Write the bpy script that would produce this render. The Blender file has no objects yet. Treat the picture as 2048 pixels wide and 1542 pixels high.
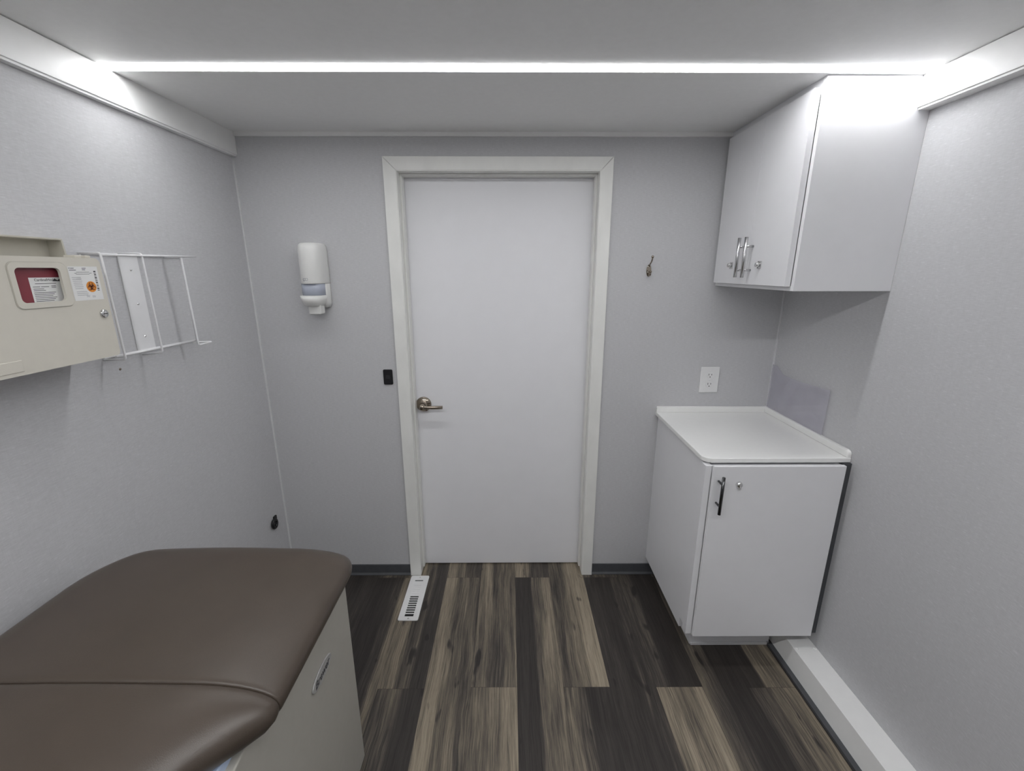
import bpy, bmesh, math
from math import pi, sin, cos, sqrt, radians
from mathutils import Vector, Matrix

scene = bpy.context.scene
COL = scene.collection

# ------------------------------------------------------------------ dimensions
XL, XR = -1.1436, 1.2147        # side walls
H = 2.0914                      # ceiling in front of the light strip
HB = 2.0885                      # ceiling behind it
YB = -4.3                       # wall behind the viewpoint

# ------------------------------------------------------------------ materials
def mat(name, color, rough=0.5, metal=0.0, spec=0.5, emis=None, estr=0.0):
    m = bpy.data.materials.new(name); m.use_nodes = True
    b = m.node_tree.nodes['Principled BSDF']
    b.inputs['Base Color'].default_value = (*color, 1)
    b.inputs['Roughness'].default_value = rough
    b.inputs['Metallic'].default_value = metal
    b.inputs['Specular IOR Level'].default_value = spec
    if emis:
        b.inputs['Emission Color'].default_value = (*emis, 1)
        b.inputs['Emission Strength'].default_value = estr
    return m

def N(m, t, **kw):
    n = m.node_tree.nodes.new(t)
    for k, v in kw.items(): setattr(n, k, v)
    return n
def L(m, a, b): m.node_tree.links.new(a, b)

def noisy(name, color, amount=0.04, scale=(40, 40, 40), rough=0.5, metal=0.0, spec=0.5, bump=0.0, bscale=None):
    """base colour gently varied by a stretched noise, optional fine bump"""
    m = mat(name, color, rough, metal, spec)
    b = m.node_tree.nodes['Principled BSDF']
    tc = N(m, 'ShaderNodeTexCoord'); mp = N(m, 'ShaderNodeMapping')
    mp.inputs['Scale'].default_value = scale
    no = N(m, 'ShaderNodeTexNoise'); no.inputs['Scale'].default_value = 1.0; no.inputs['Detail'].default_value = 3
    L(m, tc.outputs['Object'], mp.inputs['Vector']); L(m, mp.outputs['Vector'], no.inputs['Vector'])
    cr = N(m, 'ShaderNodeValToRGB')
    cr.color_ramp.elements[0].position = 0.3; cr.color_ramp.elements[1].position = 0.7
    cr.color_ramp.elements[0].color = (*[c * (1 - amount) for c in color], 1)
    cr.color_ramp.elements[1].color = (*[min(1, c * (1 + amount)) for c in color], 1)
    L(m, no.outputs['Fac'], cr.inputs['Fac']); L(m, cr.outputs['Color'], b.inputs['Base Color'])
    if bump:
        mp2 = N(m, 'ShaderNodeMapping'); mp2.inputs['Scale'].default_value = bscale or scale
        n2 = N(m, 'ShaderNodeTexNoise'); n2.inputs['Scale'].default_value = 1.0; n2.inputs['Detail'].default_value = 4
        bp = N(m, 'ShaderNodeBump'); bp.inputs['Strength'].default_value = bump; bp.inputs['Distance'].default_value = 0.001
        L(m, tc.outputs['Object'], mp2.inputs['Vector']); L(m, mp2.outputs['Vector'], n2.inputs['Vector'])
        L(m, n2.outputs['Fac'], bp.inputs['Height']); L(m, bp.outputs['Normal'], b.inputs['Normal'])
    return m

def wall_material():
    base = (0.580, 0.580, 0.594)
    m = mat('woven_vinyl_wall', base, 0.62, 0, 0.35)
    b = m.node_tree.nodes['Principled BSDF']
    tc = N(m, 'ShaderNodeTexCoord')
    def noise(scale, detail=2, rough=0.5):
        mp = N(m, 'ShaderNodeMapping'); mp.inputs['Scale'].default_value = scale
        n = N(m, 'ShaderNodeTexNoise'); n.inputs['Scale'].default_value = 1
        n.inputs['Detail'].default_value = detail; n.inputs['Roughness'].default_value = rough
        L(m, tc.outputs['Object'], mp.inputs['Vector']); L(m, mp.outputs['Vector'], n.inputs['Vector'])
        return n.outputs['Fac']
    weft = noise((60, 60, 520), 3, 0.6)        # horizontal threads
    warp = noise((420, 420, 26), 2, 0.5)       # vertical threads
    slub = noise((62, 62, 330), 1, 0.4)        # sparse light slubs
    a = N(m, 'ShaderNodeMath', operation='ADD'); L(m, weft, a.inputs[0])
    sc = N(m, 'ShaderNodeMath', operation='MULTIPLY'); L(m, warp, sc.inputs[0]); sc.inputs[1].default_value = 0.3
    L(m, sc.outputs[0], a.inputs[1])
    mr = N(m, 'ShaderNodeMapRange'); mr.inputs['From Min'].default_value = 0.40; mr.inputs['From Max'].default_value = 0.90
    mr.inputs['To Min'].default_value = 0.915; mr.inputs['To Max'].default_value = 1.075
    L(m, a.outputs[0], mr.inputs['Value'])
    sl = N(m, 'ShaderNodeMapRange'); sl.inputs['From Min'].default_value = 0.66; sl.inputs['From Max'].default_value = 0.74
    sl.inputs['To Min'].default_value = 0.0; sl.inputs['To Max'].default_value = 0.10
    L(m, slub, sl.inputs['Value'])
    s = N(m, 'ShaderNodeMath', operation='ADD'); L(m, mr.outputs[0], s.inputs[0]); L(m, sl.outputs[0], s.inputs[1])
    mx = N(m, 'ShaderNodeVectorMath', operation='SCALE'); mx.inputs[0].default_value = base
    L(m, s.outputs[0], mx.inputs['Scale']); L(m, mx.outputs['Vector'], b.inputs['Base Color'])
    bp = N(m, 'ShaderNodeBump'); bp.inputs['Strength'].default_value = 0.10; bp.inputs['Distance'].default_value = 0.0005
    L(m, a.outputs[0], bp.inputs['Height']); L(m, bp.outputs['Normal'], b.inputs['Normal'])
    return m

def floor_material():
    m = mat('vinyl_plank', (0.1, 0.09, 0.08), 0.46, 0, 0.4)
    b = m.node_tree.nodes['Principled BSDF']
    at = N(m, 'ShaderNodeAttribute', attribute_name='tone')
    sp = N(m, 'ShaderNodeSeparateColor'); L(m, at.outputs['Color'], sp.inputs['Color'])
    tone, seed, warm = sp.outputs[0], sp.outputs[1], sp.outputs[2]
    tc = N(m, 'ShaderNodeTexCoord')
    off = N(m, 'ShaderNodeCombineXYZ')
    sm = N(m, 'ShaderNodeMath', operation='MULTIPLY'); L(m, seed, sm.inputs[0]); sm.inputs[1].default_value = 37.0
    L(m, sm.outputs[0], off.inputs[1]); L(m, sm.outputs[0], off.inputs[2])
    ad = N(m, 'ShaderNodeVectorMath', operation='ADD'); L(m, tc.outputs['Object'], ad.inputs[0]); L(m, off.outputs[0], ad.inputs[1])
    wv = N(m, 'ShaderNodeTexNoise'); wv.inputs['Scale'].default_value = 4.5; wv.inputs['Detail'].default_value = 2
    L(m, ad.outputs[0], wv.inputs['Vector'])
    wm = N(m, 'ShaderNodeMath', operation='MULTIPLY_ADD'); L(m, wv.outputs['Fac'], wm.inputs[0]); wm.inputs[1].default_value = 0.022; wm.inputs[2].default_value = -0.011
    wc = N(m, 'ShaderNodeCombineXYZ'); L(m, wm.outputs[0], wc.inputs[0])
    ad2 = N(m, 'ShaderNodeVectorMath', operation='ADD'); L(m, ad.outputs[0], ad2.inputs[0]); L(m, wc.outputs[0], ad2.inputs[1])
    def noise(scale, detail, rough=0.6, dist=0.0):
        mp = N(m, 'ShaderNodeMapping'); mp.inputs['Scale'].default_value = scale
        n = N(m, 'ShaderNodeTexNoise'); n.inputs['Scale'].default_value = 1
        n.inputs['Detail'].default_value = detail; n.inputs['Roughness'].default_value = rough; n.inputs['Distortion'].default_value = dist
        L(m, ad2.outputs[0], mp.inputs['Vector']); L(m, mp.outputs['Vector'], n.inputs['Vector'])
        return n.outputs['Fac']
    def M(op, a, b_):
        n = N(m, 'ShaderNodeMath', operation=op)
        for i, v in enumerate((a, b_)):
            if isinstance(v, (int, float)): n.inputs[i].default_value = v
            else: L(m, v, n.inputs[i])
        return n.outputs[0]
    fine = noise((260, 6, 1), 5, 0.7, 0.3)
    streak = noise((70, 2.2, 1), 4, 0.6, 0.5)
    broad = noise((16, 1.6, 1), 3, 0.5, 0.8)
    knots = noise((24, 7, 1), 2, 0.4, 0.2)
    var = M('MULTIPLY', M('SUBTRACT', broad, 0.5), 0.85)
    var = M('ADD', var, M('MULTIPLY', M('SUBTRACT', streak, 0.5), 0.80))
    var = M('ADD', var, M('MULTIPLY', M('SUBTRACT', fine, 0.5), 1.10))
    var = M('ADD', var, M('MULTIPLY', M('SUBTRACT', noise((480, 14, 1), 3, 0.8), 0.5), 0.5))
    amp = M('MINIMUM', M('ADD', M('MULTIPLY', tone, 1.3), 0.42), 1.0)
    t = M('ADD', tone, M('MULTIPLY', var, amp))
    kn = N(m, 'ShaderNodeMapRange'); kn.inputs['From Min'].default_value = 0.68; kn.inputs['From Max'].default_value = 0.76
    kn.inputs['To Min'].default_value = 0; kn.inputs['To Max'].default_value = 0.5
    L(m, knots, kn.inputs['Value'])
    t = M('SUBTRACT', t, kn.outputs[0])
    cr = N(m, 'ShaderNodeValToRGB'); e = cr.color_ramp.elements
    e[0].position = 0.0; e[0].color = (0.026, 0.022, 0.020, 1)
    e[1].position = 1.0; e[1].color = (0.360, 0.305, 0.228, 1)
    for p, c in ((0.25, (0.052, 0.045, 0.040)), (0.5, (0.132, 0.112, 0.087)), (0.75, (0.250, 0.210, 0.156))):
        k = e.new(p); k.color = (*c, 1)
    L(m, t, cr.inputs['Fac'])
    L(m, cr.outputs['Color'], b.inputs['Base Color'])
    bp = N(m, 'ShaderNodeBump'); bp.inputs['Strength'].default_value = 0.2; bp.inputs['Distance'].default_value = 0.0008
    L(m, t, bp.inputs['Height']); L(m, bp.outputs['Normal'], b.inputs['Normal'])
    rr = N(m, 'ShaderNodeMapRange'); rr.inputs['To Min'].default_value = 0.52; rr.inputs['To Max'].default_value = 0.40
    L(m, fine, rr.inputs['Value']); L(m, rr.outputs[0], b.inputs['Roughness'])
    return m

def film_material():
    m = bpy.data.materials.new('clear_film'); m.use_nodes = True
    nt = m.node_tree; nt.nodes.remove(nt.nodes['Principled BSDF'])
    out = nt.nodes['Material Output']
    tr = N(m, 'ShaderNodeBsdfTransparent'); tr.inputs[0].default_value = (0.97, 0.965, 0.985, 1)
    df = N(m, 'ShaderNodeBsdfDiffuse'); df.inputs[0].default_value = (0.74, 0.73, 0.80, 1)
    gl = N(m, 'ShaderNodeBsdfGlossy'); gl.inputs['Roughness'].default_value = 0.08
    tc = N(m, 'ShaderNodeTexCoord'); no = N(m, 'ShaderNodeTexNoise'); no.inputs['Scale'].default_value = 9; no.inputs['Detail'].default_value = 1
    L(m, tc.outputs['Object'], no.inputs['Vector'])
    mr = N(m, 'ShaderNodeMapRange'); mr.inputs['To Min'].default_value = 0.06; mr.inputs['To Max'].default_value = 0.34
    L(m, no.outputs['Fac'], mr.inputs['Value'])
    m1 = N(m, 'ShaderNodeMixShader'); L(m, mr.outputs[0], m1.inputs[0])
    L(m, tr.outputs[0], m1.inputs[1]); L(m, df.outputs[0], m1.inputs[2])
    m2 = N(m, 'ShaderNodeMixShader'); m2.inputs[0].default_value = 0.05
    L(m, m1.outputs[0], m2.inputs[1]); L(m, gl.outputs[0], m2.inputs[2])
    L(m, m2.outputs[0], out.inputs['Surface'])
    return m

M_WALL = wall_material()
M_FLOOR = floor_material()
M_SUB = noisy('plank_joint', (0.03, 0.027, 0.025), 0.1, rough=0.8)
M_CEIL = noisy('ceiling_panel', (0.90, 0.90, 0.895), 0.012, (60, 60, 60), 0.55, spec=0.3)
M_TRIM = noisy('white_trim', (0.86, 0.86, 0.85), 0.012, (30, 30, 30), 0.42)
M_BEAD = noisy('corner_bead', (0.70, 0.70, 0.71), 0.02, rough=0.5)
M_CASING = noisy('casing_paint', (0.85, 0.85, 0.82), 0.03, (18, 18, 9), 0.4)
M_DOOR = noisy('door_laminate', (0.86, 0.86, 0.885), 0.008, (12, 12, 12), 0.5, bump=0.05, bscale=(300, 300, 300))
M_CAB = noisy('white_melamine', (0.83, 0.83, 0.85), 0.008, (20, 20, 20), 0.38)
M_TOP = noisy('solid_surface', (0.90, 0.90, 0.885), 0.008, (50, 50, 50), 0.30)
M_VINYL = noisy('brown_vinyl', (0.069, 0.053, 0.041), 0.05, (14, 14, 14), 0.36, spec=0.5, bump=0.25, bscale=(700, 700, 700))
M_BASE = noisy('table_enamel', (0.44, 0.425, 0.380), 0.02, (40, 40, 40), 0.45, bump=0.08, bscale=(500, 500, 500))
M_BLUE = noisy('pale_blue_board', (0.50, 0.60, 0.78), 0.02, rough=0.5)
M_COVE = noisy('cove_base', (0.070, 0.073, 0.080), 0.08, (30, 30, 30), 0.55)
M_BLACK = noisy('black_plastic', (0.012, 0.012, 0.014), 0.1, rough=0.38)
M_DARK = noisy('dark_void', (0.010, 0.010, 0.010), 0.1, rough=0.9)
M_CHROME = mat('chrome', (0.78, 0.78, 0.78), 0.10, 1.0)
M_DARKREFL = mat('chrome_dark_reflection', (0.10, 0.10, 0.105), 0.16, 1.0)  # chrome darkened to paint in the reflection of dark surroundings
M_STEEL = noisy('brushed_steel', (0.62, 0.62, 0.63), 0.05, (200, 200, 20), 0.26, 1.0)
M_BADGE = noisy('badge_silver', (0.50, 0.50, 0.49), 0.03, rough=0.4, metal=0.3)
M_NICKEL = noisy('satin_nickel', (0.33, 0.285, 0.235), 0.05, (120, 120, 120), 0.14, 1.0)
M_BEIGE = noisy('beige_plastic', (0.66, 0.63, 0.555), 0.015, (40, 40, 40), 0.42, bump=0.08, bscale=(600, 600, 600))
M_HOPPER = noisy('grey_beige_plastic', (0.50, 0.48, 0.42), 0.03, (40, 40, 40), 0.4)
M_RED = noisy('maroon_plastic', (0.235, 0.040, 0.055), 0.06, (20, 20, 20), 0.3)
M_PAPER = noisy('label_paper', (0.80, 0.80, 0.79), 0.01, rough=0.6)
M_INK = mat('ink', (0.05, 0.05, 0.055), 0.6)
M_REDINK = mat('dark_red_ink', (0.10, 0.018, 0.010), 0.6)
M_GREYINK = mat('grey_ink', (0.42, 0.42, 0.45), 0.6)
M_ORANGE = noisy('orange_ink', (0.74, 0.27, 0.03), 0.03, rough=0.5)
M_WIRE = noisy('white_coated_wire', (0.84, 0.84, 0.85), 0.01, rough=0.33)
M_SOAP = noisy('white_abs', (0.82, 0.82, 0.80), 0.01, rough=0.28)
M_SOAPWIN = mat('tinted_window', (0.42, 0.45, 0.53), 0.2)
M_PLATE = noisy('white_plastic', (0.82, 0.82, 0.82), 0.01, rough=0.35)
M_FILM = film_material()
LED_W = (26.0, 70.0, 10.0)
M_LED = [mat('led_diffuser', (0.9, 0.9, 0.9), 0.5, emis=(0.985, 0.99, 1.0), estr=e_) for e_ in LED_W]
M_ALU = noisy('aluminium', (0.7, 0.7, 0.7), 0.03, rough=0.35, metal=1.0)

# ------------------------------------------------------------------ mesh helpers
def B(): return bmesh.new()

def box(bm, x0, x1, y0, y1, z0, z1, bev=0.0, seg=2):
    x0, x1 = sorted((x0, x1)); y0, y1 = sorted((y0, y1)); z0, z1 = sorted((z0, z1))
    t = bmesh.new()
    r = bmesh.ops.create_cube(t, size=1)
    for v in t.verts:
        v.co = Vector(((x0 + x1) / 2 + v.co.x * (x1 - x0), (y0 + y1) / 2 + v.co.y * (y1 - y0), (z0 + z1) / 2 + v.co.z * (z1 - z0)))
    if bev:
        bmesh.ops.bevel(t, geom=list(t.edges), offset=bev, segments=seg, affect='EDGES', profile=0.5)
    merge(bm, t); return bm

def merge(bm, t):
    mp = {v: bm.verts.new(v.co) for v in t.verts}
    for f in t.faces:
        try:
            nf = bm.faces.new([mp[v] for v in f.verts]); nf.smooth = f.smooth
        except ValueError: pass
    t.free()

def prism(bm, pts, axis, a, b, bev=0.0, seg=2):
    """polygon pts (2-D, in the two axes other than `axis`, in x,y,z order) extruded from a to b"""
    t = bmesh.new(); i = 'xyz'.index(axis)
    def co(p, d):
        c = [p[0], p[1]]; c.insert(i, d); return Vector(c)
    va = [t.verts.new(co(p, a)) for p in pts]; vb = [t.verts.new(co(p, b)) for p in pts]
    n = len(pts)
    fa = t.faces.new(va); fb = t.faces.new(vb[::-1])
    for k in range(n): t.faces.new((va[k], vb[k], vb[(k + 1) % n], va[(k + 1) % n]))
    bmesh.ops.recalc_face_normals(t, faces=t.faces)
    if bev:
        es = [e for e in t.edges if fa in e.link_faces or fb in e.link_faces]
        bmesh.ops.bevel(t, geom=es, offset=bev, segments=seg, affect='EDGES', profile=0.5)
    merge(bm, t); return bm

def rrect(x0, x1, y0, y1, r, n=6):
    if not isinstance(r, (tuple, list)): r = (r,) * 4
    out = []
    for (cx, cy, a0, rr) in ((x1 - r[0], y1 - r[0], 0, r[0]), (x0 + r[1], y1 - r[1], 90, r[1]), (x0 + r[2], y0 + r[2], 180, r[2]), (x1 - r[3], y0 + r[3], 270, r[3])):
        if rr <= 1e-6: out.append((cx, cy)); continue
        for k in range(n + 1):
            a = radians(a0 + 90 * k / n); out.append((cx + rr * cos(a), cy + rr * sin(a)))
    return out

def ring_prism(bm, outer, inner, axis, a, b):
    """frame between two loops with equal point counts"""
    i = 'xyz'.index(axis)
    def co(p, d):
        c = [p[0], p[1]]; c.insert(i, d); return Vector(c)
    t = bmesh.new(); n = len(outer)
    A = [[t.verts.new(co(p, d)) for p in lp] for lp, d in ((outer, a), (outer, b), (inner, b), (inner, a))]
    for k in range(n):
        j = (k + 1) % n
        for q in range(4):
            t.faces.new((A[q][k], A[q][j], A[(q + 1) % 4][j], A[(q + 1) % 4][k]))
    bmesh.ops.recalc_face_normals(t, faces=t.faces)
    merge(bm, t); return bm

def circ(cx, cy, r, n=24, a0=0.0):
    return [(cx + r * cos(a0 + 2 * pi * k / n), cy + r * sin(a0 + 2 * pi * k / n)) for k in range(n)]

def lathe(bm, prof, origin, direction, n=28):
    """profile [(radius, distance)] revolved about `direction` from origin"""
    d = Vector(direction).normalized(); q = d.to_track_quat('Z', 'Y'); o = Vector(origin)
    rows = []
    for r, h in prof:
        if r < 1e-6: rows.append([bm.verts.new(o + q @ Vector((0, 0, h)))])
        else: rows.append([bm.verts.new(o + q @ Vector((r * cos(2 * pi * k / n), r * sin(2 * pi * k / n), h))) for k in range(n)])
    for A, Bq in zip(rows, rows[1:]):
        for k in range(n):
            j = (k + 1) % n
            try:
                if len(A) == 1 and len(Bq) == 1: continue
                if len(A) == 1: f = bm.faces.new((A[0], Bq[k], Bq[j]))
                elif len(Bq) == 1: f = bm.faces.new((A[k], A[j], Bq[0]))
                else: f = bm.faces.new((A[k], A[j], Bq[j], Bq[k]))
                f.smooth = True
            except ValueError: pass
    return bm

def cyl(bm, origin, direction, r, h, n=24, bev=None):
    b = bev if bev is not None else min(r, h) * 0.15
    return lathe(bm, [(0, 0), (r, 0), (r, h - b), (r - b, h), (0, h)], origin, direction, n)

def fillet(path, r, n=5):
    """round the inner corners of a polyline"""
    P = [Vector(p) for p in path]; out = [P[0]]
    for a, b, c in zip(P, P[1:], P[2:]):
        u = (a - b); v = (c - b); rr = min(r, u.length * 0.45, v.length * 0.45)
        p0 = b + u.normalized() * rr; p2 = b + v.normalized() * rr
        for k in range(n + 1):
            t = k / n; out.append(p0 * (1 - t) ** 2 + b * 2 * t * (1 - t) + p2 * t * t)
    out.append(P[-1]); return out

def tube(bm, path, r, n=10, radii=None):
    P = [Vector(p) for p in path]; rows = []
    prev = None
    for i, p in enumerate(P):
        d = (P[min(i + 1, len(P) - 1)] - P[max(i - 1, 0)]).normalized()
        if prev is None:
            up = Vector((0, 0, 1)) if abs(d.z) < 0.9 else Vector((0, 1, 0))
            u = d.cross(up).normalized()
        else:
            u = (prev - d * prev.dot(d)).normalized()
        prev = u; w = d.cross(u)
        rr = radii[i] if radii else r
        rows.append([bm.verts.new(p + (u * cos(2 * pi * k / n) + w * sin(2 * pi * k / n)) * rr) for k in range(n)])
    for A, C in zip(rows, rows[1:]):
        for k in range(n):
            f = bm.faces.new((A[k], A[(k + 1) % n], C[(k + 1) % n], C[k])); f.smooth = True
    bm.faces.new(rows[0][::-1]); bm.faces.new(rows[-1])
    return bm

def obj(name, bm, m, parent=None, label=None):
    bmesh.ops.recalc_face_normals(bm, faces=bm.faces)
    me = bpy.data.meshes.new(name); bm.to_mesh(me); bm.free()
    me.materials.append(m)
    o = bpy.data.objects.new(name, me); COL.objects.link(o)
    if parent is not None:
        o.parent = parent
        o.matrix_parent_inverse = Matrix.Translation(-world_loc(parent))
    if label: o['label'] = label
    return o

def world_loc(o):
    # parts carry an inverse that cancels their thing's location, so only a top-level parent offsets
    return o.location.copy() if o.parent is None else Vector((0, 0, 0))

def thing(name, label, cat, loc, group=None):
    o = bpy.data.objects.new(name, None); COL.objects.link(o)
    o.location = loc; o.empty_display_size = 0.05
    o['label'] = label; o['category'] = cat
    if group: o['group'] = group
    return o

def tag(o, label, cat, group=None):
    o['label'] = label; o['category'] = cat
    if group: o['group'] = group
    return o

def struct(name, bm, m, label=None):
    o = obj(name, bm, m); o['kind'] = 'structure'
    if label: o['label'] = label
    return o

def text(name, body, size, m, parent, origin, xdir, ydir, depth=0.0003, shear=0.0, bold=0.0):
    """flat lettering: origin = left end of baseline, xdir / ydir = reading / up directions"""
    cu = bpy.data.curves.new(name, 'FONT'); cu.body = body; cu.size = size; cu.shear = shear
    cu.extrude = depth; cu.offset = bold; cu.resolution_u = 3
    tmp = bpy.data.objects.new(name + '_curve', cu); COL.objects.link(tmp)
    bpy.context.view_layer.update()
    dg = bpy.context.evaluated_depsgraph_get()
    me = bpy.data.meshes.new_from_object(tmp.evaluated_get(dg))
    bpy.data.objects.remove(tmp); bpy.data.curves.remove(cu)
    X = Vector(xdir).normalized(); Y = Vector(ydir).normalized(); Z = X.cross(Y)
    mt = Matrix(((X.x, Y.x, Z.x, origin[0]), (X.y, Y.y, Z.y, origin[1]), (X.z, Y.z, Z.z, origin[2]), (0, 0, 0, 1)))
    me.transform(mt); me.materials.clear(); me.materials.append(m)
    me.name = name
    o = bpy.data.objects.new(name, me); COL.objects.link(o)
    o.parent = parent; o.matrix_parent_inverse = Matrix.Translation(-world_loc(parent))
    return o

# ================================================================== ROOM SHELL
# ---- floor: vinyl planks running away from the viewpoint (one mesh)
PW = 0.178; PX0 = 0.018
planks = {   # column k: x from PX0 + k*PW ; list of (y_far, y_near, [strip widths, tones])
    -7: [(0.10, -1.2, [(1, .25)]), (-1.2, YB, [(1, .5)])],
    -6: [(0.10, -.40, [(1, .4)]), (-.40, YB, [(1, .15)])],
    -5: [(0.10, -.80, [(1, .15)]), (-.80, YB, [(1, .4)])],
    -4: [(0.10, -.03, [(1, .4)]), (-.03, -1.25, [(.55, .06), (.25, .22), (.2, .62)]), (-1.25, YB, [(1, .4)])],
    -3: [(0.10, -.653, [(.36, .66), (.3, .40), (.34, .18)]), (-.653, -1.87, [(.52, .36), (.48, .10)]), (-1.87, YB, [(1, .5)])],
    -2: [(0.10, -.030, [(.5, .55), (.5, .32)]), (-.030, -1.25, [(.34, .72), (.36, .48), (.3, .42)]), (-1.25, YB, [(1, .3)])],
    -1: [(0.10, -.648, [(.36, .62), (.36, .44), (.28, .46)]), (-.648, -1.87, [(.4, .50), (.6, .72)]), (-1.87, YB, [(1, .2)])],
    0: [(0.10, -.031, [(.4, .78), (.6, .30)]), (-.031, -1.25, [(.46, .12), (.22, .50), (.32, .60)]), (-1.25, YB, [(1, .3)])],
    1: [(0.10, -.650, [(.40, .46), (.22, .62), (.38, .80)]), (-.650, -1.87, [(.46, .44), (.54, .10)]), (-1.87, YB, [(1, .6)])],
    2: [(0.10, -.033, [(1, .35)]), (-.033, -1.25, [(.36, .17), (.38, .12), (.26, .30)]), (-1.25, YB, [(1, .3)])],
    3: [(0.10, -.651, [(.35, .30), (.65, .08)]), (-.651, -1.87, [(.35, .68), (.4, .56), (.25, .72)]), (-1.87, YB, [(1, .3)])],
    4: [(0.10, -.033, [(1, .25)]), (-.033, -1.25, [(.4, .34), (.6, .06)]), (-1.25, YB, [(1, .5)])],
    5: [(0.10, -.656, [(.36, .06), (.64, .58)]), (-.656, -1.87, [(.42, .30), (.58, .60)]), (-1.87, YB, [(1, .3)])],
    6: [(0.10, -1.0, [(1, .15)]), (-1.0, YB, [(1, .4)])],
}
bm = B(); lay = bm.loops.layers.float_color.new('tone')
g = 0.0005
for k, rows in planks.items():
    xa, xb = PX0 + k * PW + g, PX0 + (k + 1) * PW - g
    xa, xb = max(xa, XL - .02), min(xb, XR + .02)
    for ri, (yf, yn, strips) in enumerate(rows):
        tot = sum(w for w, _ in strips); x = xa
        # blend neighbouring strips over a narrow band so tone changes inside a plank stay soft
        cuts = [xa]
        for w, _ in strips: cuts.append(cuts[-1] + (xb - xa) * w / tot)
        segs = []
        bw = 0.007
        for i, (w, t) in enumerate(strips):
            s0 = cuts[i] + (bw if i else 0); s1 = cuts[i + 1] - (bw if i < len(strips) - 1 else 0)
            segs.append((s0, s1, t, t))
            if i < len(strips) - 1: segs.append((s1, s1 + 2 * bw, t, strips[i + 1][1]))
        sd = ((k * 7 + ri * 3) % 11) / 11 + 0.03
        for s0, s1, t0, t1 in segs:
            vs = [bm.verts.new((s0, yn + g, 0)), bm.verts.new((s1, yn + g, 0)), bm.verts.new((s1, yf - g, 0)), bm.verts.new((s0, yf - g, 0))]
            f = bm.faces.new(vs)
            for lp, t in zip(f.loops, (t0, t1, t1, t0)): lp[lay] = (t, sd, 0, 1)
floor = struct('floor', bm, M_FLOOR)
bm = B(); box(bm, XL - .1, XR + .1, YB - .1, 0.2, -0.06, -0.0008)
sub = struct('floor_subfloor', bm, M_SUB)

# ---- walls
DX0, DX1, DZ = -0.4735, 0.3655, 1.944     # door opening
bm = B()
box(bm, XL - .12, DX0 - .012, 0, .12, -0.06, 2.15); box(bm, DX1 + .012, XR + .12, 0, .12, -0.06, 2.15)
box(bm, DX0 - .012, DX1 + .012, 0, .12, DZ + .012, 2.15)
struct('wall_back', bm, M_WALL)
bm = B(); box(bm, XL - .12, XL, YB, 0, -0.06, 2.15); struct('wall_left', bm, M_WALL)
bm = B(); box(bm, XR, XR + .12, YB, 0, -0.06, 2.15); struct('wall_right', bm, M_WALL)
bm = B(); box(bm, XL - .12, XR + .12, YB - .12, YB, -0.06, 2.15); struct('wall_front', bm, M_WALL)

# ---- ceiling: front panel, and a panel a few millimetres lower behind the light strip
LY0, LY1 = -0.597, -0.5595
REAR_DY = [-1.35, -2.75]          # further strips: one above the viewpoint, one added behind it as fill light
bm = B()
edges_ = [LY0] + [v for d in REAR_DY for v in (LY1 + d, LY0 + d)] + [YB]
for a_, b_ in zip(edges_[::2], edges_[1::2]): box(bm, XL, XR, b_, a_, H, H + .05)
box(bm, XL, XR, LY1, 0, HB, H + .05)
for d in [0.0] + REAR_DY: box(bm, XL, XR, LY0 + d, LY1 + d, H + .012, H + .05)
struct('ceiling', bm, M_CEIL)

# ---- valances (white boards) along the ceiling on both sides
VL, VR = -1.1211, 1.1747
bm = B(); box(bm, XL, VL, YB, 0, 2.0045, H - .0022, .0012); box(bm, XL, VL - .006, YB, 0, H - .0022, H + .0005); box(bm, XL, VL - .004, YB, 0, 1.9985, 2.0045); struct('trim_left', bm, M_TRIM)
bm = B(); box(bm, VR, XR, YB, -.5475, 2.0045, H - .0022, .0012); box(bm, VR + .006, XR, YB, -.5475, H - .0022, H + .0005); box(bm, VR + .004, XR, YB, -.5475, 1.9985, 2.0045); struct('trim_right', bm, M_TRIM)
bm = B(); box(bm, VL, .905, -.012, 0, HB - .0155, HB + .001, .001); struct('trim_back', bm, M_TRIM)
# corner beads
bm = B(); box(bm, XL, XL + .006, -.006, 0, 0, 2.0); struct('trim_1', bm, M_BEAD)
bm = B(); box(bm, XR - .006, XR, -.006, 0, .1, 1.485); struct('trim_2', bm, M_BEAD)

# ---- door casing + jamb
CW = 0.0555
CX0, CX1, CZ = DX0 - CW, DX1 + CW - .001, 1.999
bm = B()
xo0, xo1, xi0, xi1 = CX0, CX1, DX0 - .002, DX1 + .002
zi = DZ + .002
yf = -.014
prism(bm, [(xo0, 0), (xi0, 0), (xi0, zi), (xo0, CZ)], 'y', 0.0, yf, .002)
struct('trim_3', bm, M_CASING)
bm = B(); prism(bm, [(xo1, 0), (xi1, 0), (xi1, zi), (xo1, CZ)], 'y', 0.0, yf, .002); struct('trim_4', bm, M_CASING)
bm = B(); prism(bm, [(xo0 + .0006, CZ), (xi0 + .0006, zi + .0004), (xi1 - .0006, zi + .0004), (xo1 - .0006, CZ)], 'y', 0.0, yf, .002); struct('trim_5', bm, M_CASING)
bm = B()    # jamb boards with a stop
box(bm, DX0 - .012, DX0, yf + .002, .12, 0.004, DZ + .012, .001); box(bm, DX1, DX1 + .012, yf + .002, .12, 0.004, DZ + .012, .001)
box(bm, DX0, DX1, yf + .002, .12, DZ, DZ + .012, .001)
struct('trim_6', bm, M_CASING)
bm = B()    # narrow door stop, proud of the jamb, just in front of the slab
box(bm, DX0, DX0 + .009, .034, .0775, .018, DZ, .0015); box(bm, DX1 - .009, DX1, .034, .0775, .018, DZ, .0015)
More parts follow.
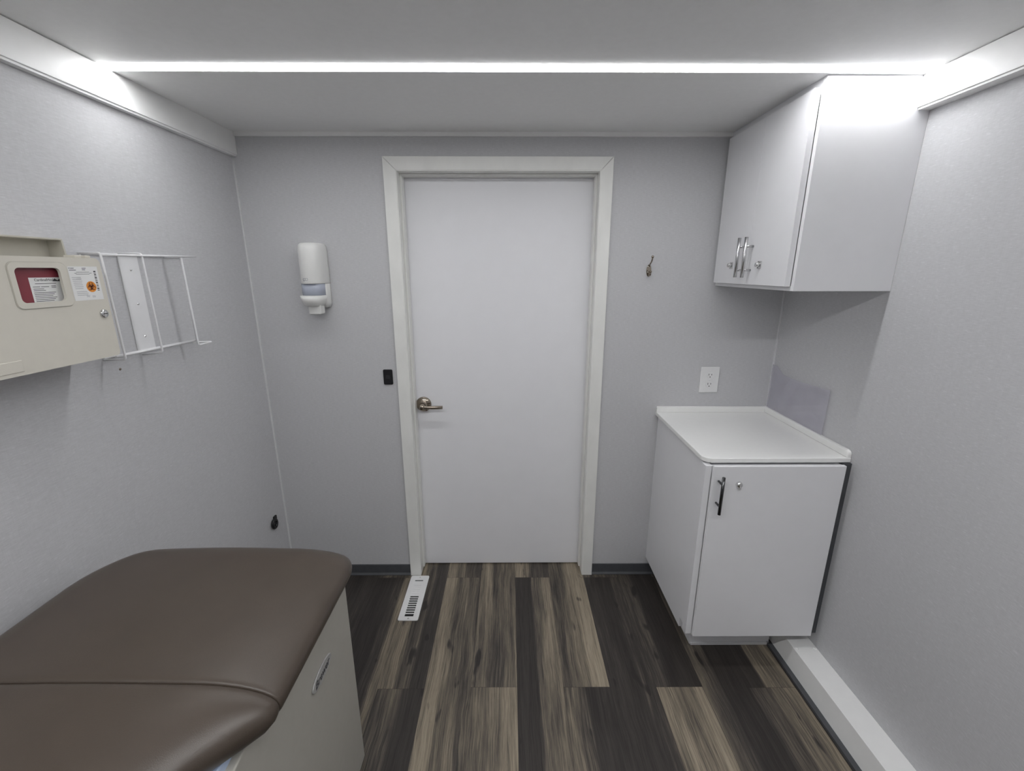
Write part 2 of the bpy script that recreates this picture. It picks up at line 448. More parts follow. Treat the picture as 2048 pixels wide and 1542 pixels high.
box(bm, DX0 + .009, DX1 - .009, .034, .0775, DZ - .009, DZ, .0015)
struct('trim_7', bm, M_CASING)

# ---- door slab with lever handle
DY = .080
door = bpy.data.objects.new('door_1', None); COL.objects.link(door); door.location = (-.054, .1, 0); door['kind'] = 'structure'
door['label'] = 'flush white door in the back wall'
bm = B(); box(bm, DX0 + .004, DX1 - .004, DY, DY + .038, .006, DZ - .004, .0015); obj('slab', bm, M_DOOR, door)
hx, hz = -.4315, .9130
bm = B(); lathe(bm, [(0, 0), (.0375, 0), (.0375, .004), (.034, .009), (.021, .0115), (.016, .014), (.013, .032), (.013, .062), (.0105, .066), (0, .066)], (hx, DY, hz), (0, -1, 0), 36)
rose = obj('door_handle', bm, M_NICKEL, door, 'satin nickel lever handle')
bm = B()
pts = fillet([(hx, DY - .054, hz), (hx + .03, DY - .0565, hz - .001), (hx + .10, DY - .052, hz - .0015)], .02)
tube(bm, pts, .0085, 16)
obj('lever', bm, M_NICKEL, rose)
bm = B(); cyl(bm, (hx - .002, DY - .0107, hz + .022), (0, -1, 0), .0026, .0008, 12); obj('keyhole', bm, M_DARK, rose)
bm = B(); box(bm, DX0 + .01, DX1 - .01, .09, .112, .0, .0055); struct('door_1_gap_shade', bm, M_DARK)  # dark strip paints the shade in the gap under the door

# ---- cove base
def cove(name, x0, x1):
    bm = B(); prism(bm, [(0.0, .0), (-.011, .0), (-.011, .003), (-.0045, .012), (-.003, .058), (0, .0605)], 'x', x0, x1)
    return struct(name, bm, M_COVE)
cove('baseboard_back', XL, CX0)
cove('baseboard_back_right', CX1, XR)
bm = B(); prism(bm, [(XL, .0), (XL + .011, .0), (XL + .011, .003), (XL + .0045, .012), (XL + .003, .058), (XL, .0605)], 'y', -.011, YB)
struct('baseboard_left', bm, M_COVE)

# ================================================================== LIGHT STRIPS
def led(label, m, dy=0.0, rear=False):
    t = thing('led_strip_light', label, 'light', (0, (LY0 + LY1) / 2 + dy, H), 'ceiling light strips')
    bm = B()
    y0, y1 = LY0 + dy, LY1 + dy
    hb = H if rear else HB
    prism(bm, [(y0 + .0005, H + .0121), (y1 - .0005, H + .0121), (y1 - .0005, hb - .0015), (y1 - .003, hb - .0015), (y1 - .003, H + .004), (y0 + .003, H + .009), (y0 + .003, H + .0002), (y0 + .0005, H + .0002)], 'x', VL + .001, VR - .001)
    obj('channel', bm, M_ALU, t)
    bm = B()
    prism(bm, [(y0 + .0035, H - .0026), (y1 - .0040, hb - .0012), (y1 - .0040, hb + .003), (y0 + .0035, H + .0045)], 'x', VL + .002, VR - .002)
    obj('diffuser', bm, m, t)
    return t
led('long white LED light strip set across the ceiling', M_LED[0])
led('second LED strip across the ceiling, straight above the viewpoint', M_LED[1], REAR_DY[0], True)
led('added fill light strip across the ceiling, far behind the viewpoint', M_LED[2], REAR_DY[1], True)  # unseen strip added only to fill in light

# ================================================================== UPPER CABINET
UX, UZ = .8995, 1.4835
t = thing('wall_cabinet', 'white two-door wall cabinet hung in the upper right corner', 'cabinet', (1.057, -.27, UZ))
bm = B()
box(bm, UX + .0005, XR - .0005, -.547, -.531, UZ, HB - .0005, .0008)          # end panel
box(bm, UX + .0005, XR - .0005, -.531, -.001, UZ, UZ + .016)                   # bottom
box(bm, UX + .0005, XR - .0005, -.531, -.001, HB - .018, HB - .0005)           # top
box(bm, UX + .0005, XR - .0005, -.016, -.001, UZ + .016, HB - .018)
box(bm, XR - .006, XR - .0005, -.531, -.016, UZ + .016, HB - .018)
box(bm, UX + .0005, UX + .016, -.531, -.016, 2.045, HB - .018)
obj('carcass', bm, M_CAB, t)
def pull(bm, p, axis_out, z0, z1, posts, stand, r=.0060):
    o = Vector(axis_out)
    tube(bm, [Vector((p[0], p[1], z0)) + o * stand, Vector((p[0], p[1], z1)) + o * stand], r, 14)
    for z in posts: tube(bm, [Vector((p[0], p[1], z)), Vector((p[0], p[1], z)) + o * stand], r * .72, 10)
def lockset(bm, p, out, plate=True):
    if plate:
        y, z = p[1], p[2]
        box(bm, p[0] - .004, p[0], y - .0105, y + .0120, z - .0135, z + .0125, .001)
        lathe(bm, [(0, 0), (.0085, 0), (.0085, .010), (.007, .0125), (0, .0125)], (p[0] - .004, y, z), out, 20)
    else:
        lathe(bm, [(0, 0), (.0115, 0), (.0115, .004), (.0095, .010), (.007, .0125), (0, .0125)], p, out, 24)
for yf_, yn_, hy, ly in ((-.0245, -.2845, -.262, -.1695), (-.2855, -.5300, -.3115, -.3715)):
    bm = B(); box(bm, UX - .0195, UX - .0005, yn_, yf_, 1.4975, 2.0615, .0005, 1)
    d = obj('cabinet_door', bm, M_CAB, t)
    bm = B(); pull(bm, (UX - .0195, hy, 0), (-1, 0, 0), 1.5225, 1.6655, (1.549, 1.633), .029)
    obj('handle', bm, M_STEEL, d, 'brushed steel bar pull')
    bm = B(); lockset(bm, (UX - .0195, ly, 1.568), (-1, 0, 0)); obj('lock', bm, M_CHROME, d, 'chrome cam lock')

# ================================================================== LOWER CABINET, COUNTERTOP
t = thing('base_cabinet', 'white single-door base cabinet standing in the right corner', 'cabinet', (.94, -.27, 0))
bm = B()
prism(bm, [(-.001, .1), (-.4600, .1), (-.4600, .145), (-.5095, .145), (-.5095, .8705), (-.001, .8705)], 'x', .7005, .716, .0006, 1)      # side panel
box(bm, .6905, .7140, -.5450, -.5100, .1450, .8745, .0012)                    # face frame stile
box(bm, .7140, 1.186, -.5450, -.527, .1450, .163, .0008)
box(bm, .7140, 1.186, -.5400, -.527, .845, .8725, .0008); box(bm, .7200, 1.186, -.5200, -.001, .8700, .8816)
box(bm, 1.170, 1.186, -.5450, -.001, .145, .8700)
box(bm, .716, 1.170, -.527, -.001, .145, .160)
box(bm, .716, 1.170, -.016, -.001, .160, .8700)
obj('carcass', bm, M_CAB, t)
bm = B(); box(bm, .7580, 1.0985, -.4530, -.020, .0005, .1448, .001); box(bm, .7610, 1.0985, -.4600, -.4532, .0005, .0125, .002)
obj('plinth', bm, M_CAB, t)
bm = B(); box(bm, 1.1865, XR - .0008, -.5440, -.5300, .1450, .8800); obj('gap_shade_strip', bm, M_COVE, t, 'dark strip painting the shadow gap against the wall')  # dark colour stands in for the shadowed gap beside the door
bm = B(); box(bm, .7130, 1.1825, -.5625, -.5482, .1475, .8790, .0015)
d = obj('cabinet_door', bm, M_CAB, t)
bm = B(); pull(bm, (.7345, -.5625, 0), (0, -1, 0), .7085, .8525, (.738, .823), .032, .0056); obj('handle', bm, M_DARKREFL, d, 'chrome bar pull with a dark reflection in its colour')
bm = B(); lockset(bm, (.808, -.5625, .8105), (0, -1, 0), False); box(bm, .8035,   .8125, -.574, -.5625, .795, .808, .001)
obj('lock', bm, M_CHROME, d, 'chrome cam lock')

t = thing('countertop', 'white solid countertop with low upstand on the base cabinet', 'countertop', (.95, -.27, .8815))
bm = B()
prism(bm, rrect(.6855, XR - .0008, -.5375, -.0008, (0, 0, .035, .004), 8), 'z', .8815, .8990, .0025, 3)
obj('slab', bm, M_TOP, t)
bm = B(); prism(bm, rrect(.6855, XR - .0165, .8991, .9262, (0, .008, 0, 0), 5), 'y', -.0155, -.0008, .002); obj('upstand', bm, M_TOP, t)
bm = B(); prism(bm, rrect(-.536, -.0008, .8991, .9262, (0, .016, 0, 0), 8), 'x', XR - .0165, XR - .0008, .003); obj('upstand', bm, M_TOP, t)

# clear splash sheet on the right wall
bm = B(); prism(bm, [(-.384, .9268), (-.388, 1.108), (-.20, 1.098), (-.10, 1.10), (-.045, 1.13), (-.012, 1.13), (-.012, .9268)], 'x', XR - .0105, XR - .0085, .0004, 1)
tag(obj('splash_sheet', bm, M_FILM), 'clear plastic splash sheet on the right wall above the countertop', 'splash guard')

# ================================================================== DUCT COVER ON THE FLOOR, RIGHT
bm = B()
prism(bm, [(1.1075, .0125), (1.1215, .0917), (XR - .0008, .0917), (XR - .0008, .0125)], 'y', -.403, YB + .001, .001)
t = tag(obj('duct_cover', bm, M_TRIM), 'long white metal duct cover on the floor by the right wall', 'duct cover')
for x in (1.1335, 1.2055):
    bm = B(); lathe(bm, [(.006, 0), (.0055, .002), (.003, .0032), (0, .0035)], (x, -.568, .0917), (0, 0, 1), 16); obj('screw', bm, M_TRIM, t)
bm = B(); box(bm, 1.088, XR - .0008, -.403, YB + .001, .0003, .0122)
struct('baseboard_right', bm, M_COVE)

# ================================================================== FLOOR VENT
t = thing('floor_vent', 'white slotted metal vent in the floor left of the door', 'vent', (-.4775, -.169, 0))
x0, x1, y0, y1 = -.5235, -.4305, -.3195, -.0195
cx = (x0 + x1) / 2
sx0, sx1 = cx - .0205, cx + .0205
slots = [(-.290 + .0143 * k) for k in range(9)]            # open slots, nearest first
bm = B()
out = rrect(x0, x1, y0, y1, .008, 4)
# plate with a cut-out: rails + bars
zt = .0042
ring_prism(bm, out, rrect(sx0, sx1, -.296, -.052, .0005, 4), 'z', .0004, zt)
for k in range(9):
    ys = slots[k] + .0098; box(bm, sx0, sx1, ys, ys + .0045, .0012, zt)
obj('grille', bm, M_PLATE, t)
bm = B(); box(bm, sx0, sx1, slots[-1] + .0143, -.060, .0006, zt - .0006)
for k in range(6): box(bm, sx0 + .003, sx1 - .003, -.150 + .0143 * k, -.1475 + .0143 * k, zt - .0006, zt + .0006)
obj('damper', bm, M_PLATE, t)
bm = B(); box(bm, sx0, sx1, -.296, -.052, .0001, .0004); obj('opening', bm, M_DARK, t)
for y in (-.309, -.034):
    bm = B(); lathe(bm, [(.0034, 0), (.003, .001), (0, .0012)], (cx, y, zt), (0, 0, 1), 12); obj('screw', bm, M_STEEL, t)

# ================================================================== BACK WALL FITTINGS
# ---- soap dispenser
t = thing('soap_dispenser', 'white wall-mounted soap dispenser left of the door', 'soap dispenser', (-.847, 0, 1.5))
sx = -.8470
def dshape(w, d, n=14, back=0.0, p=2.6, sx=sx):
    """plan outline: flat at the wall, superelliptic towards the room"""
    pts = [(sx + w, back)]
    for k in range(n + 1):
        a = pi * k / n
        c, s = cos(a), sin(a)
        pts.append((sx + w * (abs(c) ** (2 / p)) * (1 if c >= 0 else -1), back - .012 - (d - .012) * (abs(s) ** (2 / p))))
    pts.append((sx - w, back)); return pts
def loft(bm, rows):
    R = [[bm.verts.new((p[0], p[1], z)) for p in pts] for pts, z in rows]
    n = len(R[0])
    for A, C in zip(R, R[1:]):
        for k in range(n):
            f = bm.faces.new((A[k], A[(k + 1) % n], C[(k + 1) % n], C[k])); f.smooth = k not in (n - 1,)
    bm.faces.new(R[0]); bm.faces.new(R[-1][::-1])
bm = B()
loft(bm, [(dshape(.0505, .100, back=-.0008), 1.4945), (dshape(.0515, .101, back=-.0008), 1.497), (dshape(.0515, .101, back=-.0008), 1.625), (dshape(.0505, .099, back=-.0008), 1.642), (dshape(.0475, .092, back=-.0008), 1.653), (dshape(.042, .080, back=-.0008), 1.659), (dshape(.03, .06, back=-.0008), 1.661)])
cov = obj('cover', bm, M_SOAP, t)
bm = B()
ring_prism(bm, rrect(sx - .021, sx - .001, 1.5075, 1.5175, .0025, 4), rrect(sx - .0195, sx - .0025, 1.509, 1.516, .0015, 4), 'y', -.1003, -.1019)
box(bm, sx - .0195, sx - .0165, -.1019, -.1003, 1.5045, 1.509); box(bm, sx - .0125, sx - .0112, -.1019, -.1003, 1.509, 1.516)
obj('logo', bm, M_GREYINK, cov)
bm = B(); loft(bm, [(dshape(.0485, .090, back=-.0008, sx=sx - .0015, p=3.4), 1.446), (dshape(.0490, .092, back=-.0008, sx=sx - .0015, p=3.4), 1.494)]); obj('window', bm, M_SOAPWIN, t, 'grey-blue tinted window')
bm = B()     # back housing visible along both sides
loft(bm, [(dshape(.041, .030, back=-.0008, p=6, sx=sx + .002), 1.392), (dshape(.0490, .045, back=-.0008, p=6, sx=sx + .002), 1.412), (dshape(.0505, .052, back=-.0008, p=6, sx=sx + .001), 1.446), (dshape(.0505, .052, back=-.0008, p=6, sx=sx + .001), 1.4942)])
obj('back_housing', bm, M_SOAP, t)
bm = B(); loft(bm, [(dshape(.031, .074, back=-.03), 1.401), (dshape(.040, .088, back=-.03), 1.410), (dshape(.0465, .098, back=-.03), 1.425), (dshape(.0495, .101, back=-.03), 1.4458)]); obj('tray', bm, M_SOAP, t)
bm = B(); prism(bm, rrect(sx - .020, sx + .032, 1.3665, 1.412, (.003, .003, .006, .006), 4), 'y', -.086, -.040, .004); obj('push_lever', bm, M_SOAP, t)

# ---- light switch
t = thing('light_switch', 'small black light switch left of the door frame', 'switch', (-.5725, 0, 1.0705))
bm = B(); prism(bm, rrect(-.5945, -.5515, 1.0345, 1.1065, .006, 4), 'y', -.0065, -.0005, .002); obj('plate', bm, M_BLACK, t)
bm = B(); prism(bm, [(-.0065, 1.062), (-.0105, 1.062), (-.0075, 1.0785), (-.0065, 1.0785)], 'x', -.5825, -.5645, .0006, 1); obj('rocker', bm, M_BLACK, t)

# ---- coat hook
t = thing('coat_hook', 'small nickel double coat hook on the wall right of the door', 'hook', (.6015, 0, 1.56))
hx_ = .6005
bm = B(); prism(bm, [(hx_ - .0105 * cos(a), 1.548 + .026 * sin(a)) for a in [2 * pi * k / 24 for k in range(24)]], 'y', -.0045, .0002, .0012); obj('backplate', bm, M_NICKEL, t)
bm = B(); tube(bm, fillet([(hx_, -.004, 1.566), (hx_ + .0005, -.014, 1.576), (hx_, -.034, 1.585), (hx_, -.042, 1.600)], .012), .003, 10)
lathe(bm, [(0, -.006), (.004, -.005), (.0058, 0), (.004, .005), (0, .006)], (hx_, -.0425, 1.604), (0, -.3, 1), 14); obj('upper_prong', bm, M_NICKEL, t)
bm = B(); tube(bm, fillet([(hx_, -.004, 1.542), (hx_, -.014, 1.528), (hx_, -.026, 1.528), (hx_, -.030, 1.541)], .01), .0038, 10)
lathe(bm, [(0, -.005), (.004, -.004), (.0055, 0), (.004, .004), (0, .005)], (hx_, -.0305, 1.543), (0, -.2, 1), 14); obj('lower_prong', bm, M_NICKEL, t)
for z in (1.565, 1.5405):
    bm = B(); lathe(bm, [(.003, 0), (.0025, .001), (0, .0013)], (hx_ - .004, -.0045, z), (0, -1, 0), 10); obj('screw', bm, M_CHROME, t)

# ---- duplex outlet
t = thing('wall_outlet', 'white duplex power outlet on the wall above the countertop', 'outlet', (.9225, 0, 1.054))
ox = .9225
bm = B(); prism(bm, rrect(ox - .0438, ox + .0438, .9935, 1.1165, .003, 3), 'y', -.0065, -.0005, .003); obj('plate', bm, M_PLATE, t)
for zc in (1.0765, 1.0325):
    bm = B(); prism(bm, [(ox + .0162 * cos(a), zc + max(-.0135, min(.0135, .0165 * sin(a)))) for a in [2 * pi * k / 32 for k in range(32)]], 'y', -.0088, -.0065, .0008)
    rc = obj('receptacle', bm, M_PLATE, t)
    for dx, hh in ((-.0064, .0042), (.0064, .0034)):
        bm = B(); box(bm, ox + dx - .0011, ox + dx + .0011, -.0091, -.0087, zc + .004 - hh, zc + .004 + hh); obj('slot', bm, M_DARK, rc)
    bm = B(); cyl(bm, (ox, -.0087, zc - .0072), (0, -1, 0), .0024, .0004, 12); obj('slot', bm, M_DARK, rc)
bm = B(); lathe(bm, [(.0028, 0), (.0024, .0008), (0, .001)], (ox, -.0065, 1.0545), (0, -1, 0), 12); obj('screw', bm, M_PLATE, t)

# ================================================================== LEFT WALL FITTINGS
# ---- black tie-down ring
t = thing('tie_down_ring', 'small black ring hanging on the left wall by the corner', 'ring', (XL, -.115, .385))
bm = B(); prism(bm, rrect(-.112, -.088, .384, .408, .004, 3), 'x', XL - .0002, XL + .007, .0015); obj('bracket', bm, M_BLACK, t)
bm = B(); R = []
for k in range(29):
    a = 2 * pi * k / 28; R.append((XL + .010, -.119 + .0165 * cos(a), .377 + .0195 * sin(a)))
tube(bm, R, .0072, 10); obj('ring', bm, M_BLACK, t)

# ---- small dark screw below the rack
bm = B(); lathe(bm, [(.0038, 0), (.003, .0015), (0, .002)], (XL, -.7245, 1.2705), (1, 0, 0), 12)
tag(obj('wall_screw', bm, M_NICKEL), 'tiny dark screw in the left wall below the wire rack', 'screw')

# ---- wire glove rack
t = thing('wire_rack', 'white wire glove-box rack on the left wall', 'rack', (XL, -.62, 1.45))
bm = B(); box(bm, XL + .0005, XL + .003, -.6525, -.5845, 1.307, 1.5945, .0006); bp_ = obj('mounting_plate', bm, M_WIRE, t)
for z in (1.5498, 1.4497, 1.3515):
    bm = B(); lathe(bm, [(.0036, 0), (.003, .0015), (0, .0022)], (XL + .003, -.6165, z), (1, 0, 0), 14); obj('screw', bm, M_CHROME, bp_)
RB, RF = XL + .0052, -1.075        # wire plane at the wall / wire plane in front
ZT, ZB = 1.5925, 1.3095
r = .0030
wire_sets = {
 'wire_hoop': [
   [(RB, -.7735, ZT), (RF, -.7785, ZT), (RF, -.7755, ZB), (RB, -.7735, ZB - .002)],
   [(RB, -.6520, ZT + .003), (RF, -.6475, ZT + .003), (RF, -.6435, ZB - .003), (RB, -.6420, ZB - .012)],
   [(RB, -.4815, ZT - .003), (RF, -.4915, ZT - .002), (RF, -.4850, ZB - .008), (RF - .002, -.4135, ZB - .0085), (RB + .02, -.4520, ZB - .003)],
 ],
 'rail': [
   [(RB, -.770, ZT - .010), (RB, -.770, ZT), (RB, -.40, ZT)],
   [(RB, -.772, ZB + .002), (RB, -.412, ZB - .002)],
   [(RF + .001, -.7785, ZT - .0045), (RF + .001, -.4235, ZT + .001)],
   [(RF - .012, -.7900, ZB + .010), (RF - .012, -.4800, ZB + .006)],
 ],
}
for nm, paths in wire_sets.items():
    for p in paths:
        bm = B(); tube(bm, fillet(p, .007), r, 10); obj(nm, bm, M_WIRE, t)
bm = B(); tube(bm, [(RF - .006, -.4850, ZT - .012), (RF - .006, -.4790, ZB)], r, 10); obj('wire_hoop', bm, M_WIRE, t)

# ---- sharps disposal cabinet (hollow case with a window) and the red bin inside it
FX = -1.020
ya, yb, za, zb = -1.30, -.8475, 1.3375, 1.5775
wy0, wy1, wz0, wz1 = -1.0465, -.9525, 1.4820, 1.5540
t = thing('sharps_cabinet', 'beige lockable sharps disposal cabinet mounted on the left wall', 'sharps cabinet', (XL, -1.08, za))
bm = B()
n6 = 6
# front sheet with window hole, outline rounded
ring_prism(bm, rrect(ya, yb, za, zb, (.014, .014, .010, .010), n6), rrect(wy0, wy1, wz0, wz1, .010, n6), 'x', FX - .004, FX)
# side walls
ring_prism(bm, rrect(ya, yb, za, zb, (.014, .014, .010, .010), n6), rrect(ya + .004, yb - .004, za + .004, zb - .004, (.010, .010, .006, .006), n6), 'x', XL + .0008, FX - .004)
box(bm, FX - .001, FX + .0012, ya + .02, -1.078, 1.345, 1.369, .001)
case = obj('case', bm, M_BEIGE, t)
bm = B()
ring_prism(bm, rrect(wy0 - .0125, wy1 + .017, wz0 - .0135, wz1 + .0125, .014, n6), rrect(wy0 - .0115, wy1 + .016, wz0 - .0125, wz1 + .0115, .013, n6), 'x', FX - .0001, FX + .0006)
obj('bezel_groove', bm, M_HOPPER, t)
bm = B()
ring_prism(bm, rrect(wy0 - .0105, wy1 + .015, wz0 - .0115, wz1 + .0105, .012, n6), rrect(wy0, wy1, wz0, wz1, .010, n6), 'x', FX - .0001, FX + .0022)
obj('window_bezel', bm, M_BEIGE, t)
# lid clips along the top
bm = B(); box(bm, FX - .03, FX - .002, -.905, -.889, zb - .0005, zb + .006, .002); box(bm, FX - .03, FX - .002, -.880, -.866, zb - .0005, zb + .006, .002)
obj('lid_clip', bm, M_BEIGE, t)
# shallow hood behind, above the case
hy1, hzt, hr = -.842, 1.6235, -1.103
bm = B()
box(bm, XL + .0008, XL + .005, ya, hy1 - .003, zb - .02, hzt - .0005)
box(bm, XL + .0008, hr, ya, hy1, hzt - .004, hzt, .0008)
prism(bm, [(XL + .0008, zb - .02), (hr + .004, zb - .02), (hr, hzt - .004), (XL + .0008, hzt - .004)], 'y', hy1 - .004, hy1)
obj('hood', bm, M_HOPPER, t)
# cam lock
bm = B(); lathe(bm, [(0, 0), (.0105, 0), (.0102, .003), (.0082, .0048), (0, .0052)], (FX, -.8690, 1.4445), (1, 0, 0), 28); lk = obj('lock', bm, M_CHROME, t, 'chrome key lock')
bm = B(); box(bm, FX + .005, FX + .0055, -.8740, -.8640, 1.4437, 1.4455); obj('keyway', bm, M_DARK, lk)
# paper label with printing
ly0, ly1, lz0, lz1 = -.9325, -.8590, 1.4795, 1.5575
bm = B(); box(bm, FX - .0001, FX + .0003, ly0, ly1, lz0, lz1); lb = obj('warning_label', bm, M_PAPER, t, 'white printed warning label')
xf = FX + .0003
def strokes(bm, rows, x, th=.0009):
    for y0, y1, z in rows: box(bm, x, x + .00012, y0, y1, z - th / 2, z + th / 2)
bm = B()
strokes(bm, [(-.9305, -.9272, 1.5535), (-.9262, -.9178, 1.5533), (-.9300, -.9135, 1.5492), (-.8985, -.8885, 1.5533), (-.8985, -.8905, 1.5500)], xf, .0013)
strokes(bm, [(-.914, -.882, 1.5445), (-.916, -.882, 1.5400), (-.919, -.914, 1.5420), (-.882, -.876, 1.5422)], xf, .0008)
obj('print', bm, M_INK, lb)
bm = B()
rows = []
for k in range(7): rows.append((-.928 + .0004 * k, -.906 + .0007 * (k % 3), 1.5325 - .0042 * k))
for k in range(3): rows.append((-.924, -.898 + .002 * (k % 2), 1.5000 - .0040 * k))
rows += [(-.902, -.8935, 1.4905), (-.902, -.8945, 1.4875), (-.8875, -.8795, 1.4890), (-.8875, -.8795, 1.4862), (-.916, -.906, 1.5325), (-.918, -.906, 1.5290)]
strokes(bm, rows, xf, .0011)
obj('print', bm, M_GREYINK, lb)
bm = B()
zz = 1.5475
for k, h in enumerate((.0030, .0012, .0022, .0012, .0030, .0012, .0018, .0026, .0012, .0020, .0012, .0028, .0016)):
    box(bm, xf, xf + .00012, -.8705 - .0, -.8650, zz - h, zz); zz -= h + .0018
obj('barcode', bm, M_INK, lb)
# biohazard sign
by, bz = -.8845, 1.5105
bm = B(); prism(bm, circ(by, bz, .0128, 32), 'x', xf, xf + .00012); bio = obj('hazard_sign', bm, M_ORANGE, lb, 'orange biohazard sign')
bm = B()
for k in range(3):
    a = pi / 2 + 2 * pi * k / 3
    c = (by + .0047 * cos(a), bz + .0047 * sin(a))
    # open crescent horns
    n = 20; gap = .55
    o_, i_ = [], []
    for q in range(n + 1):
        th = a + gap / 2 + (2 * pi - gap) * q / n
        o_.append((c[0] + .0058 * cos(th), c[1] + .0058 * sin(th)))
        sh = .0006
        i_.append((c[0] + sh * cos(a) + .0037 * cos(th), c[1] + sh * sin(a) + .0037 * sin(th)))
    X_ = xf + .0002
    va = [bm.verts.new((X_, p[0], p[1])) for p in o_]; vb = [bm.verts.new((X_, p[0], p[1])) for p in i_]
    for q in range(n): bm.faces.new((va[q], va[q + 1], vb[q + 1], vb[q]))
ring_prism(bm, circ(by, bz, .0054, 24), circ(by, bz, .0039, 24), 'x', xf + .00013, xf + .00024)
obj('symbol', bm, M_REDINK, lb)
# red bin inside
bm = B(); box(bm, XL + .006, FX - .012, ya + .012, yb - .012, za + .006, zb - .008, .006)
rb = thing('sharps_bin', 'dark red sharps bin seen through the window of the beige cabinet', 'sharps bin', (XL + .05, -1.08, za + .005))
obj('body', bm, M_RED, rb)
xb_ = FX - .012
bm = B(); box(bm, xb_, xb_ + .0003, -1.0105, -.935, 1.472, 1.5335); lb2 = obj('label', bm, M_PAPER, rb, 'white printed label')
text('lettering', 'CardinalHealth', .0078, M_INK, lb2, (xb_ + .0004, -1.0000, 1.5260), (0, 1, 0), (0, 0, 1), .0001)
bm = B(); rows = [(-1.000, -.955, 1.5205), (-1.006, -.991, 1.5140), (-.989, -.972, 1.5140), (-1.006, -.984, 1.5095), (-1.006, -.981, 1.5060), (-.967, -.957, 1.5150), (-.967, -.957, 1.5120)]
for k in range(8): rows.append((-1.0065, -.960 - .004 * (k % 3), 1.5015 - .0036 * k))
strokes(bm, rows, xb_ + .0003, .0011)
prism(bm, [(-.962, 1.525), (-.956, 1.531), (-.950, 1.527), (-.944, 1.531), (-.944, 1.525)], 'x', xb_ + .0003, xb_ + .00045)
obj('print', bm, M_INK, lb2)

# ================================================================== EXAM TABLE
t = thing('exam_table', 'brown vinyl examination table on a beige base, lower left', 'exam table', (-.77, -1.3, 0))
TBX, TBY = -.4890, -.8885
bm = B()
prism(bm, [(TBY, .0005), (TBY, .7125), (-1.30, .7165), (-1.36, .7150), (-1.42, .7050), (-1.88, .7050), (-1.88, .0005)], 'x', -1.075, TBX, .0035, 3)
base = obj('base', bm, M_BASE, t)
bm = B(); box(bm, -1.06, TBX - .016, -1.90, -1.355, .7055, .728, .003); obj('deck', bm, M_BLUE, t, 'pale blue board under the cushion')
# oval badge
cy_, cz_ = -1.0835, .5605
bm = B()
prism(bm, [(cy_ + .056 * cos(a), cz_ + .0215 * sin(a)) for a in [2 * pi * k / 40 for k in range(40)]], 'x', TBX, TBX + .004, .0018)
bd = obj('badge', bm, M_BADGE, t, 'oval metal badge')
text('lettering', 'Brewer', .027, M_INK, bd, (TBX + .0042, cy_ - .0435, cz_ - .0085), (0, 1, 0), (0, 0, 1), .0002, 0.25, 0.0004)

ZC, TH = .7645, .0540        # cushion mid height, half thickness
def section_pts(xl, xr, rl, rr, e, crown=.004, n=16):
    """closed cross-section (x, z): flat-ish top, big soft rounding at both edges"""
    P = []
    a = TH * e
    for k in range(n + 1):          # right side: broad soft roll on top, tighter below
        th = pi / 2 - pi * k / n
        zc = a * sin(th)
        if th > 0: rt = rr * 1.9; xx = xr - rt + rt * cos(th) ** .95
        else: xx = xr - rr + rr * (abs(cos(th)) ** .85)
        P.append((xx, zc))
    for k in range(n + 1):          # left side: bottom -> top
        th = -pi / 2 - pi * k / n
        zc = a * sin(th); xx = xl + rl - rl * (abs(cos(th)) ** .85)
        P.append((xx, zc))
    m_ = 10
    for k in range(1, m_):          # top, left -> right
        u = k / m_; P.append((xl + rl + (xr - rr * 1.9 - xl - rl) * u, a + crown * e * sin(pi * u)))
    return P
def cushion(stations):
    bm = B(); rows = []
    for y, xl, xr, rl, rr, e in stations:
        rows.append([bm.verts.new((p[0], y, ZC + p[1])) for p in section_pts(xl, xr, rl, rr, e)])
    n = len(rows[0])
    for A, C in zip(rows, rows[1:]):
        for k in range(n):
            f = bm.faces.new((A[k], A[(k + 1) % n], C[(k + 1) % n], C[k])); f.smooth = True
    for R_ in (rows[0], rows[-1][::-1]):
        f = bm.faces.new(R_); f.smooth = True
    return bm
CXL, CXR, CYF = -1.1023, -.4374, -.894
RLc, RRc = .186, .070            # plan corner radii at the far end
SEAM = -1.332
def plan(y):
    d = CYF - y
    xl = CXL; xr = CXR
    if d < RLc: xl = CXL + RLc - sqrt(max(0, RLc ** 2 - (RLc - d) ** 2)) if d > 0 else CXL + RLc
    if d < RRc: xr = CXR - RRc + sqrt(max(0, RRc ** 2 - (RRc - d) ** 2)) if d > 0 else CXR - RRc
    return xl, xr
def end_e(d, re): return 1.0 if d >= re else sqrt(max(0.0, 1 - ((re - d) / re) ** 2))
st = []
ds = [0, .0008, .003, .0065, .011, .017, .025, .035, .047, .060, .078, .10, .125, .15, .18, .21, .235, .27, .31, .35, .40, .44]
ds = [d for d in ds if CYF - d > SEAM + .02]
for d in ds:
    xl, xr = plan(CYF - d); st.append((CYF - d, xl, xr, .065, .090, max(.02, end_e(d, .064))))
for d in (.014, .008, .004, .0015, 0.0):
    xl, xr = plan(SEAM + d); e = .90 + .10 * end_e(d, .014)
    q = (1 - end_e(d, .014)) * .004
    st.append((SEAM + d, xl + q, xr - q, .065, .090, e))
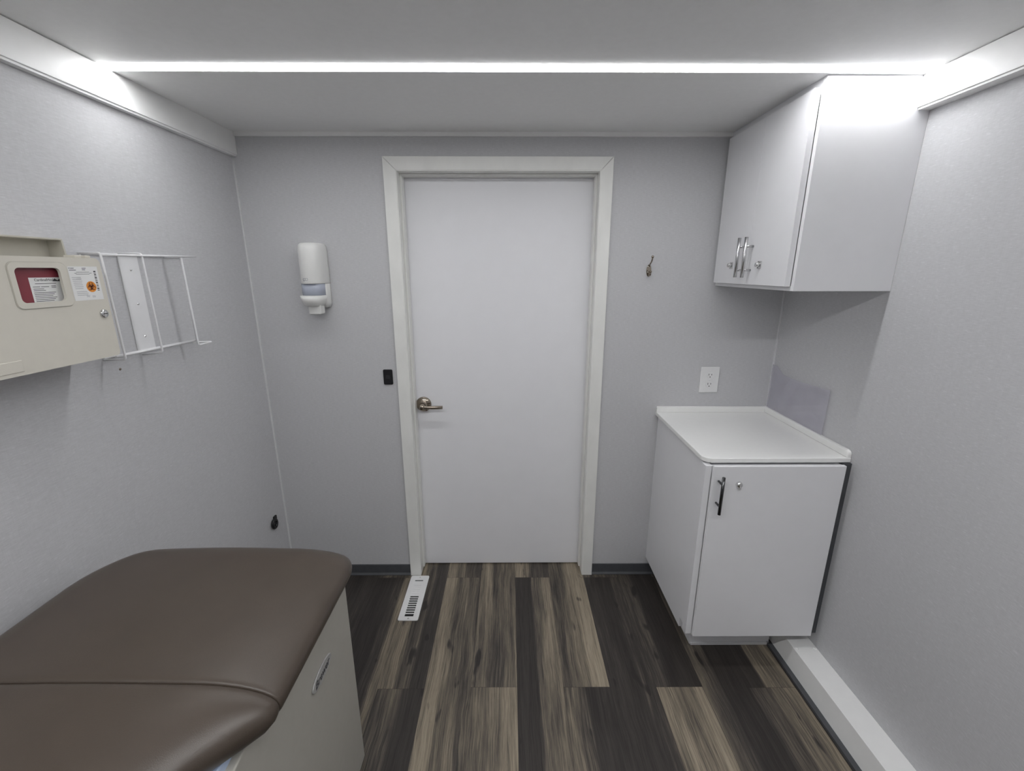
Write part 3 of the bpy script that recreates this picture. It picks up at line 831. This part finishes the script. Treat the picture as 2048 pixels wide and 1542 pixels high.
obj('seat_cushion', cushion(st), M_VINYL, t)
st = []
def plan2(y):
    d = SEAM - y            # distance beyond the seam
    u = max(0, d - .018); q_ = sqrt(u * u + .012 ** 2) - .012
    xr = CXR - .22 * math.tanh(q_ / .22)
    xl = CXL + .15 * max(0, d - .05)
    return xl, xr
for d in (0.001, .0025, .005, .009, .015, .03, .05, .07, .09, .11, .13, .16, .20, .25, .30, .36, .42, .46, .49, .51, .52):
    y = SEAM - d; xl, xr = plan2(y)
    e = .90 + .10 * end_e(d - .001, .014)
    q = (1 - end_e(d - .001, .014)) * .004
    e2 = end_e(.521 - d, .06)
    st.append((y, xl + q, xr - q, .065, .090, min(e, max(.05, e2))))
obj('foot_cushion', cushion(st), M_VINYL, t)

# ================================================================== CAMERA
f_px, pitch, yaw, roll = 869.65, .2586, .0057, .0002
cyw, syw = cos(yaw), sin(yaw); Ry = Matrix(((cyw, -syw, 0), (syw, cyw, 0), (0, 0, 1)))
c, s = cos(pitch), sin(pitch); Rp = Matrix(((1, 0, 0), (0, s, c), (0, c, -s)))
c, s = cos(roll), sin(roll); Rr = Matrix(((c, -s, 0), (s, c, 0), (0, 0, 1)))
RM = Rr @ Rp @ Ry                                   # rows: right, up, forward
cam = bpy.data.cameras.new('camera'); cam.sensor_fit = 'HORIZONTAL'; cam.sensor_width = 36.0
cam.lens = f_px * 36.0 / 2048; cam.clip_start = 0.02; cam.clip_end = 50
co = bpy.data.objects.new('camera', cam); COL.objects.link(co)
m4 = Matrix((RM[0], RM[1], -RM[2])).transposed().to_4x4(); m4.translation = Vector((-.0094, -1.9676, 1.5482))
co.matrix_world = m4
scene.camera = co

# ================================================================== WORLD, VIEW
w = bpy.data.worlds.new('world'); scene.world = w; w.use_nodes = True
w.node_tree.nodes['Background'].inputs[0].default_value = (0.02, 0.02, 0.02, 1)
vs = scene.view_settings
vs.view_transform = 'Standard'; vs.look = 'None'; vs.gamma = 1.0; vs.exposure = 0.31; vs.use_curve_mapping = False
